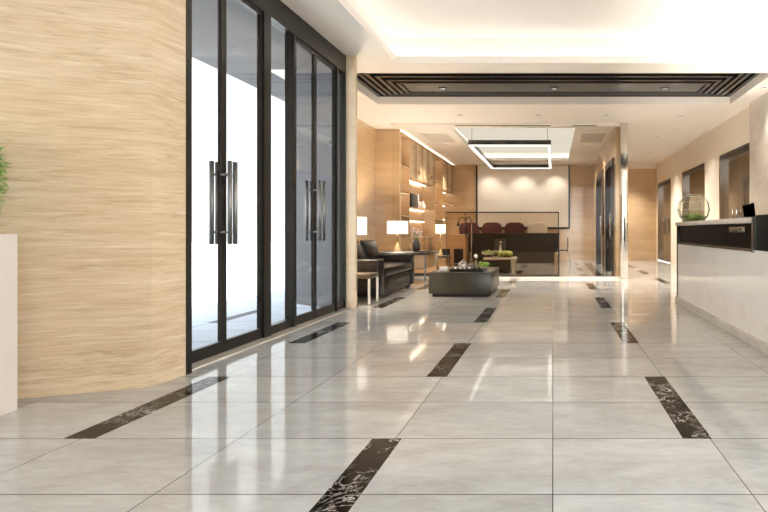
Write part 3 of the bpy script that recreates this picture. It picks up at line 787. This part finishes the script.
# far coffee table: fruit plate, apples, flowers
pt = tag(MB().lathe([(0, 0), (.10, 0), (.20, .018), (.205, .024), (.10, .008), (0, .008)], (-1.20, 14.15, .39), 28).build('fruit_plate', M_pot, smooth=True), 'dark plate holding green apples on far coffee table', 'plate')
for k, (x, y, lab) in enumerate(((-1.30, 14.10, 'green apple on the dark plate, next to the flowers'), (-1.10, 14.10, 'green apple on the dark plate, at the open end'), (-1.20, 14.28, 'green apple on the dark plate, behind the other two'))):
    a = thing('apple', lab, 'apple', (x, y, .398), 'green apples on the plate')
    if k == 0:
        MB().lathe([(0, .012), (.04, 0), (.082, .045), (.09, .09), (.07, .135), (.03, .15), (.0, .135)], n=22).build('flesh', M_apple, a, smooth=True)
        MB().tube([(0, 0, .13), (.008, 0, .165)], .005, 6).build('stem', M_woodm, a)
        first = a
    else:
        for ch in first.children:
            c = ch.copy(); COL.objects.link(c); c.parent = a
fl = thing('flower_bowl', 'low bowl of pink flowers and leaves on far coffee table', 'flowers', (-1.60, 14.15, .39))
MB().lathe([(0, 0), (.07, 0), (.12, .05), (.115, .05), (.06, .01), (0, .01)], n=20).build('bowl', M_pot, fl, smooth=True)
m = MB(); m2 = MB()
for k in range(110):
    a = random.uniform(0, 6.28); r = .17 * math.sqrt(random.random()); z = .05 + .10 * random.random()
    (m if k % 5 < 2 else m2).leaf((r * math.cos(a), r * math.sin(a), z), (math.cos(a), math.sin(a), random.uniform(.2, 1)), .08, .028)
m.build('petals', M_petal, fl, recalc=False); m2.build('foliage', M_lime, fl, recalc=False)
va2 = thing('bud_vase', 'slim white bud vase beside apples on far coffee table', 'vase', (-1.36, 14.45, .39))
MB().lathe([(0, 0), (.045, 0), (.05, .12), (.018, .24), (.022, .30), (.016, .30), (.013, .24), (.04, .12), (0, .02)], n=20).build('body', M_white, va2, smooth=True)
m = MB().tube([(0, 0, .05), (.01, 0, .36)], .004, 6)
for k in range(24): m.leaf((.01, 0, .36), (random.uniform(-1, 1), random.uniform(-1, 1), random.uniform(0, 1)), .05, .016)
m.build('flower', M_petal, va2, recalc=False)

# arched twin floor lamp
fa = thing('floor_lamp', 'slim twin arched floor lamp before the burgundy chairs', 'floor lamp', (-2.0, 13.4, 0))
F = lambda mbx, nm, mat, **k: rel(mbx.build(nm, mat, fa, **k), fa)
sc_ = 558.6 / 13.4
X = lambda px: (px - 553) / sc_
Z = lambda py: 1.05 + (231 - py) / sc_
F(MB().lathe([(0, 0), (.15, 0), (.15, .02), (.02, .03), (0, .03)], (X(471.5), 13.4, 0), 28), 'base', M_black)
F(MB().tube([(X(471.5), 13.4, .02), (X(471.5), 13.4, Z(223))], .012, 10), 'pole', M_steel, smooth=True)
arc = lambda x0, x1, zb, h, n=10: [(x0 + (x1 - x0) * (.5 - .5 * math.cos(math.pi * k / n)), 13.4, zb + h * math.sin(math.pi * k / n)) for k in range(n + 1)]
F(MB().tube(arc(X(471.5), X(465.5), Z(223), .14) + [(X(465.5), 13.4, Z(237))], .013, 10), 'arm', M_black, smooth=True)
F(MB().tube([(X(465.5), 13.4, Z(237)), (X(465.5), 13.4, Z(213))], .011, 10), 'mast', M_black, smooth=True)
F(MB().tube(arc(X(465.5), X(458.5), Z(223), .14), .011, 10), 'arm', M_black, smooth=True)
F(MB().lathe([(0, .09), (.02, .09), (.05, 0), (.044, 0), (.015, .08)], (X(458.5), 13.4, Z(226)), 18), 'lamp_shade', M_black, smooth=True)

# ------------------------------------------------------------------ shelving wall
SF, SBk = -3.57, -3.955
def unit(name, lab, cat, a, b, grp=None): return thing(name, lab, cat, (SF, (a + b) / 2, 0), grp)
def addto(root): return lambda mbx, nm, mat, **k: rel(mbx.build(nm, mat, root, **k), root)
t = .025
def open_bay(lab, a, b, shelves):
    u = unit('shelf_unit', lab, 'shelf unit', a, b, 'open shelf bays'); A = addto(u)
    A(MB().box(SBk, SBk + .015, a + t, b - t, .9, 3.36), 'back_panel', M_woodl)
    A(MB().box(SBk, SF, a, a + t, .9, 3.36), 'side_panel', M_woodl); A(MB().box(SBk, SF, b - t, b, .9, 3.36), 'side_panel', M_woodl)
    A(MB().box(SBk, SF, a + t, b - t, 3.33, 3.36), 'top_panel', M_woodl)
    for z in shelves:
        s_ = A(MB().box(SBk + .015, SF - .01, a + t, b - t, z, z + t), 'shelf', M_woodl)
    for z in [3.33] + shelves[:2]:
        A(MB().box(SBk + .05, SBk + .075, a + .06, b - .06, z - .012, z - .001), 'light_strip', M_led)
    return u
open_bay('tall open lit shelf bay closest to the amber end panel', 13.12, 13.92, [2.60, 1.94, 1.40])
open_bay('tall open lit shelf bay between the two wall cabinets', 16.92, 18.12, [2.60, 1.94, 1.40])
def wall_cab(lab, a, b, n):
    u = unit('wall_cabinet', lab, 'wall cabinet', a, b, 'upper wall cabinets'); A = addto(u)
    A(MB().box(SBk, SF - .022, a, b, 2.40, 3.36), 'body', M_woodl)
    A(MB().box(SBk + .08, SBk + .11, a + .05, b - .05, 2.388, 2.399), 'light_strip', M_led)
    w = (b - a) / n
    for k in range(n):
        d = A(MB().box(SF - .02, SF, a + k * w + .004, a + (k + 1) * w - .004, 2.40, 3.355), 'door', M_woodl, bevel=.003)
        yk = a + (k + .75) * w if k % 2 == 0 else a + (k + .25) * w
        MB().box(SF, SF + .035, yk - .05, yk + .05, 2.55, 2.66).build('knob', M_woodm, d, bevel=.006)
wall_cab('long four door oak wall cabinet above the black box', 13.93, 16.91, 4)
wall_cab('short two door oak wall cabinet next to the far wall', 18.13, 20.0, 2)
def niche(lab, a, b, shelves):
    u = unit('display_shelf', lab, 'shelf', a, b, 'display niches'); A = addto(u)
    A(MB().box(SBk, SBk + .015, a, b, .9, 2.385), 'back_panel', M_woodl)
    for z in shelves:
        A(MB().box(SBk + .015, SF - .02, a, b, z, z + .03), 'shelf', M_woodl)
        A(MB().box(SBk + .05, SBk + .075, a + .05, b - .05, z - .012, z - .001), 'light_strip', M_led)
niche('lit display niche with the black box under the long cabinet', 13.95, 16.88, [1.64, 1.32])
niche('lit display niche under the short cabinet', 18.15, 19.98, [1.94, 1.45])
for i, (a, b, lab) in enumerate(((13.12, 16.5, 'low oak base cabinet run under the nearer shelving'), (16.52, 20.0, 'low oak base cabinet run under the farther shelving'))):
    u = unit('base_cabinet', lab, 'cabinet', a, b, 'base cabinets'); A = addto(u)
    A(MB().box(SBk, SF - .022, a, b, .0, .87), 'body', M_woodm)
    A(MB().box(SBk, SF, a, b, .87, .9), 'top', M_woodl)
    n = 4; w = (b - a) / n
    for k in range(n):
        d = A(MB().box(SF - .02, SF, a + k * w + .004, a + (k + 1) * w - .004, .08, .86), 'door', M_woodm, bevel=.003)
        MB().box(SF, SF + .02, a + (k + .5) * w - .06, a + (k + .5) * w + .06, .80, .815).build('handle', M_steel, d)
crn = MB().box(SF - .01, SF + .02, 13.1, YB, 3.34, 3.385).box(SBk, SF - .01, 13.1, YB, 3.361, 3.37).build('trim_4', M_woodm)
MB().box(SF - .09, SF - .05, 13.2, YB - .1, 3.371, 3.379).build('added_cornice_light', M_up, crn)  # unseen strip added on the shelving top to brighten the soffit
struct(crn, 'brown cornice strip along the top of the shelving', 'trim')
tv = thing('display_box', 'black box with pale side on the lit niche shelf', 'box', (-3.72, 14.7, 1.67))
tv.location = (-3.70, 14.5, 1.67)
MB().box(-.12, .12, -.40, .30, 0, .34).build('housing', M_black, tv, bevel=.006)
MB().box(-.11, .125, .30, .42, 0, .36).build('side_panel', M_white, tv, bevel=.004)
bk = [(15.25, .20, M_white, 'pale upright book beside the black box on niche shelf'), (15.31, .23, M_red, 'burgundy upright book on the niche shelf'), (15.38, .19, M_greyf, 'grey upright book on the niche shelf')]
for y, h, mt, lab in bk: tag(MB().box(-3.80, -3.62, y, y + .05, 1.67, 1.67 + h).build('book', mt, bevel=.003), lab, 'book', 'books on the niche shelf')
def vase(x, y, z, h, r, mt, lab, grp='vases on the shelving'):
    tag(MB().lathe([(0, 0), (r * .6, 0), (r, h * .35), (r * .8, h * .6), (r * .3, h * .85), (r * .4, h), (r * .3, h), (r * .2, h * .85), (0, h * .8)], (x, y, z), 20).build('vase', mt, smooth=True), lab, 'vase', grp)
vase(-3.76, 13.5, 1.965, .26, .07, M_gold, 'brass vase on middle shelf of the nearer open bay')
vase(-3.76, 13.5, 2.625, .22, .06, M_white, 'white vase on top shelf of the nearer open bay')
vase(-3.76, 17.4, 1.965, .28, .08, M_pot, 'dark vase on middle shelf of the farther open bay')
vase(-3.76, 17.6, 2.625, .24, .07, M_gold, 'brass vase on top shelf of the farther open bay')
vase(-3.76, 16.2, 1.67, .24, .07, M_white, 'white vase at far end of the niche shelf')
vase(-3.76, 18.9, 1.97, .26, .07, M_gold, 'brass vase in the niche under the short cabinet')
# low side cabinet with second small lamp
sc2 = thing('side_cabinet', 'low wooden side cabinet behind the glass partition', 'cabinet', (-2.95, 13.4, 0)); A = addto(sc2)
A(MB().box(-3.35, -2.52, 13.16, 13.72, .05, .43), 'body', M_woodm); A(MB().box(-3.36, -2.51, 13.15, 13.73, .43, .455), 'top', M_esp)
A(MB().box(-3.33, -2.94, 13.145, 13.16, .07, .41), 'door', M_woodm, bevel=.003); A(MB().box(-2.93, -2.54, 13.145, 13.16, .07, .41), 'door', M_woodm, bevel=.003)
A(MB().box(-3.3, -2.57, 13.2, 13.68, 0, .05), 'plinth', M_esp)
lamp('table_lamp', 'small lit lamp on the low side cabinet behind the glass', (-2.70, 13.42, .455), .99, 1.21, .12, 'drum table lamps', .05)
# wooden stand with dark fronts
ws = thing('sideboard', 'oak sideboard with two dark doors left of the desk', 'sideboard', (-2.93, 16.2, 0)); A = addto(ws)
A(MB().box(-3.40, -2.50, 16.0, 16.5, .0, .93), 'body', M_woodm); A(MB().box(-3.41, -2.49, 15.99, 16.51, .93, .96), 'top', M_woodl)
A(MB().box(-3.21, -2.95, 15.985, 16.0, .03, .54), 'door', M_esp); A(MB().box(-2.84, -2.57, 15.985, 16.0, .03, .54), 'door', M_esp)

# ------------------------------------------------------------------ desk, chairs, white wall panel
dk = thing('desk', 'long espresso brown desk below the white wall panel', 'desk', (-1.33, 18.6, 0)); A = addto(dk)
A(MB().box(-2.86, .21, 18.28, 18.32, .36, .95), 'front_panel', M_esp)
A(MB().box(-2.88, .23, 18.26, 19.0, .95, .985), 'desk_top', M_esp, bevel=.004)
A(MB().box(-2.86, -2.82, 18.32, 18.95, .0, .95), 'side_panel', M_esp); A(MB().box(.17, .21, 18.32, 18.95, .0, .95), 'side_panel', M_esp)
A(MB().box(-2.7, .05, 18.5, 18.54, .0, .36), 'kick_panel', M_brown)
bx = MB().box(-1.90, -1.52, 18.30, 18.33, .5, .5)
bx.bm.free()
tag(MB().box(-1.88, -1.55, 17.9, 18.2, .0, .78).build('pedestal', M_taupe, bevel=.004), 'square taupe pedestal standing before the desk', 'pedestal')

def chair(lab, loc, mt, grp, rz=0.):
    """rounded tub chair; local -Y is its front"""
    c = thing('chair', lab, 'chair', loc, grp, rz=rz)
    MB().box(-.30, .30, -.27, .27, .40, .52).build('seat', mt, c, bevel=.05, seg=4)
    m = MB(); n = 10
    for s_ in (0, 1):
        pass
    outer = []
    prof = [(-.29, .50), (-.34, .85), (-.35, 1.12), (-.335, 1.25), (-.25, 1.33), (-.12, 1.36), (0, 1.35), (.12, 1.36), (.25, 1.33), (.335, 1.25), (.35, 1.12), (.34, .85), (.29, .50)]
    fr = [m.bm.verts.new((x, .18 + .02 * (z - .5), z)) for x, z in prof]; bkv = [m.bm.verts.new((x, .29 + .03 * (z - .5), z)) for x, z in prof]
    m.bm.faces.new(fr); m.bm.faces.new(list(reversed(bkv)))
    for i in range(len(prof)):
        j = (i + 1) % len(prof); m.bm.faces.new((fr[j], fr[i], bkv[i], bkv[j]))
    m.build('backrest', mt, c, bevel=.035, seg=3)
    for sx in (-1, 1):
        x0 = sx * .30
        MB().box(min(x0, x0 + sx * .05), max(x0, x0 + sx * .05), -.22, .2, .50, .70).build('armrest', mt, c, bevel=.022, seg=3)
    for sx in (-1, 1):
        for sy in (-1, 1):
            MB().tube([(sx * .24, sy * .2, .41), (sx * .29, sy * .25, 0)], [.02, .013], 8).build('leg', M_black, c, smooth=True)
    return c
r0 = chair('burgundy chair behind the desk, nearest the oak shelving', (-2.96, 19.45, 0), M_red, 'chairs behind the desk')
dup(r0, (-2.15, 19.45, 0), 'burgundy chair behind the desk, middle of the red three')
dup(r0, (-1.35, 19.45, 0), 'burgundy chair behind the desk, next to the pale chair')
chair('pale grey chair behind the right part of the desk', (-.55, 19.45, 0), M_greyf, 'chairs behind the desk')
# slender side chair right of desk
vc = thing('side_chair', 'slim dark side chair standing right of the desk', 'chair', (.31, 17.5, 0)); 
MB().box(-.20, .16, -.2, .2, .43, .47).build('seat', M_pot, vc, bevel=.015)
m = MB().box(.14, .17, -.19, .19, .52, .86); m.build('backrest', M_pot, vc, bevel=.012)
for sy in (-1, 1):
    MB().tube([(-.17, sy * .17, .44), (-.21, sy * .18, 0)], .011, 8).build('leg', M_steel, vc, smooth=True)
    MB().tube([(.155, sy * .17, .8), (.14, sy * .17, .44), (.24, sy * .18, 0)], .011, 8).build('leg', M_steel, vc, smooth=True)

wp = thing('wall_panel', 'large white wall panel in a dark frame above the desk', 'wall panel', (-1.07, YB, 1.16)); A = addto(wp)
x0, x1, z0, z1 = -2.76, .61, 1.12, 3.40
A(MB().box(x0 + .06, x1 - .06, YB - .03, YB - .001, z0 + .07, z1), 'panel', M_screen)
m = MB().box(x0, x0 + .06, YB - .05, YB - .001, z0, z1).box(x1 - .06, x1, YB - .05, YB - .001, z0, z1).box(x0 + .06, x1 - .06, YB - .05, YB - .001, z0, z0 + .07)
A(m, 'frame', M_esp)

# hanging ring light
pd = thing('pendant_light', 'rectangular black pendant light frame hanging in the lounge', 'pendant light', (-1.09, 16.0, 3.18)); A = addto(pd)
x0, x1, y0, y1, z0, z1 = -2.13, -.05, 14.0, 19.2, 3.19, 3.33
w = .09
m = MB().box(x0, x1, y0, y0 + w, z0 + .02, z1).box(x0, x1, y1 - w, y1, z0 + .02, z1).box(x0, x0 + w, y0 + w, y1 - w, z0 + .02, z1).box(x1 - w, x1, y0 + w, y1 - w, z0 + .02, z1)
A(m, 'housing', M_black)
q = .012
m = MB().box(x0 + q, x1 - q, y0 + q, y0 + w - q, z0, z0 + .02).box(x0 + q, x1 - q, y1 - w + q, y1 - q, z0, z0 + .02).box(x0 + q, x0 + w - q, y0 + w, y1 - w, z0, z0 + .02).box(x1 - w + q, x1 - q, y0 + w, y1 - w, z0, z0 + .02)
A(m, 'diffuser', M_ring)
for x in (x0 + .09, x1 - .09):
    for y in (y0 + .045, 18.4): A(MB().tube([(x, y, z1), (x, y, 3.70)], .006, 6), 'cable', M_black)

# ------------------------------------------------------------------ world, camera
w = bpy.data.worlds.new('daylight'); scene.world = w; w.use_nodes = True
wt = w.node_tree; bg = wt.nodes['Background']; bg.inputs[0].default_value = (.94, .97, 1., 1)
# overcast sky, brighter towards the sun side (behind and to the right of the viewpoint)
tc = wt.nodes.new('ShaderNodeTexCoord'); dt = wt.nodes.new('ShaderNodeVectorMath'); dt.operation = 'DOT_PRODUCT'
dt.inputs[1].default_value = (.62, -.74, .26); wt.links.new(tc.outputs['Generated'], dt.inputs[0])
mr = wt.nodes.new('ShaderNodeMapRange'); mr.interpolation_type = 'SMOOTHSTEP'
mr.inputs['From Min'].default_value = -.45; mr.inputs['From Max'].default_value = .55
mr.inputs['To Min'].default_value = .34; mr.inputs['To Max'].default_value = 1.25
wt.links.new(dt.outputs['Value'], mr.inputs['Value']); wt.links.new(mr.outputs[0], bg.inputs[1])

cam = bpy.data.cameras.new('camera'); co_ = bpy.data.objects.new('camera', cam); COL.objects.link(co_)
co_.location = (0, 0, 1.05); co_.rotation_euler = (R(90), 0, 0)
cam.sensor_fit = 'HORIZONTAL'; cam.sensor_width = 36; cam.lens = 558.6 / 768 * 36
cam.shift_x = (384 - 553) / 768; cam.shift_y = -(256 - 231) / 768
cam.clip_start = .05; cam.clip_end = 300
scene.camera = co_
scene.view_settings.view_transform = 'Standard'; scene.view_settings.look = 'None'
scene.view_settings.gamma = 1; scene.view_settings.use_curve_mapping = False
scene.view_settings.exposure = 2.72
cy = scene.cycles
cy.max_bounces = 14; cy.diffuse_bounces = 8; cy.glossy_bounces = 6; cy.transparent_max_bounces = 24; cy.transmission_bounces = 8
cy.sample_clamp_indirect = 6.0
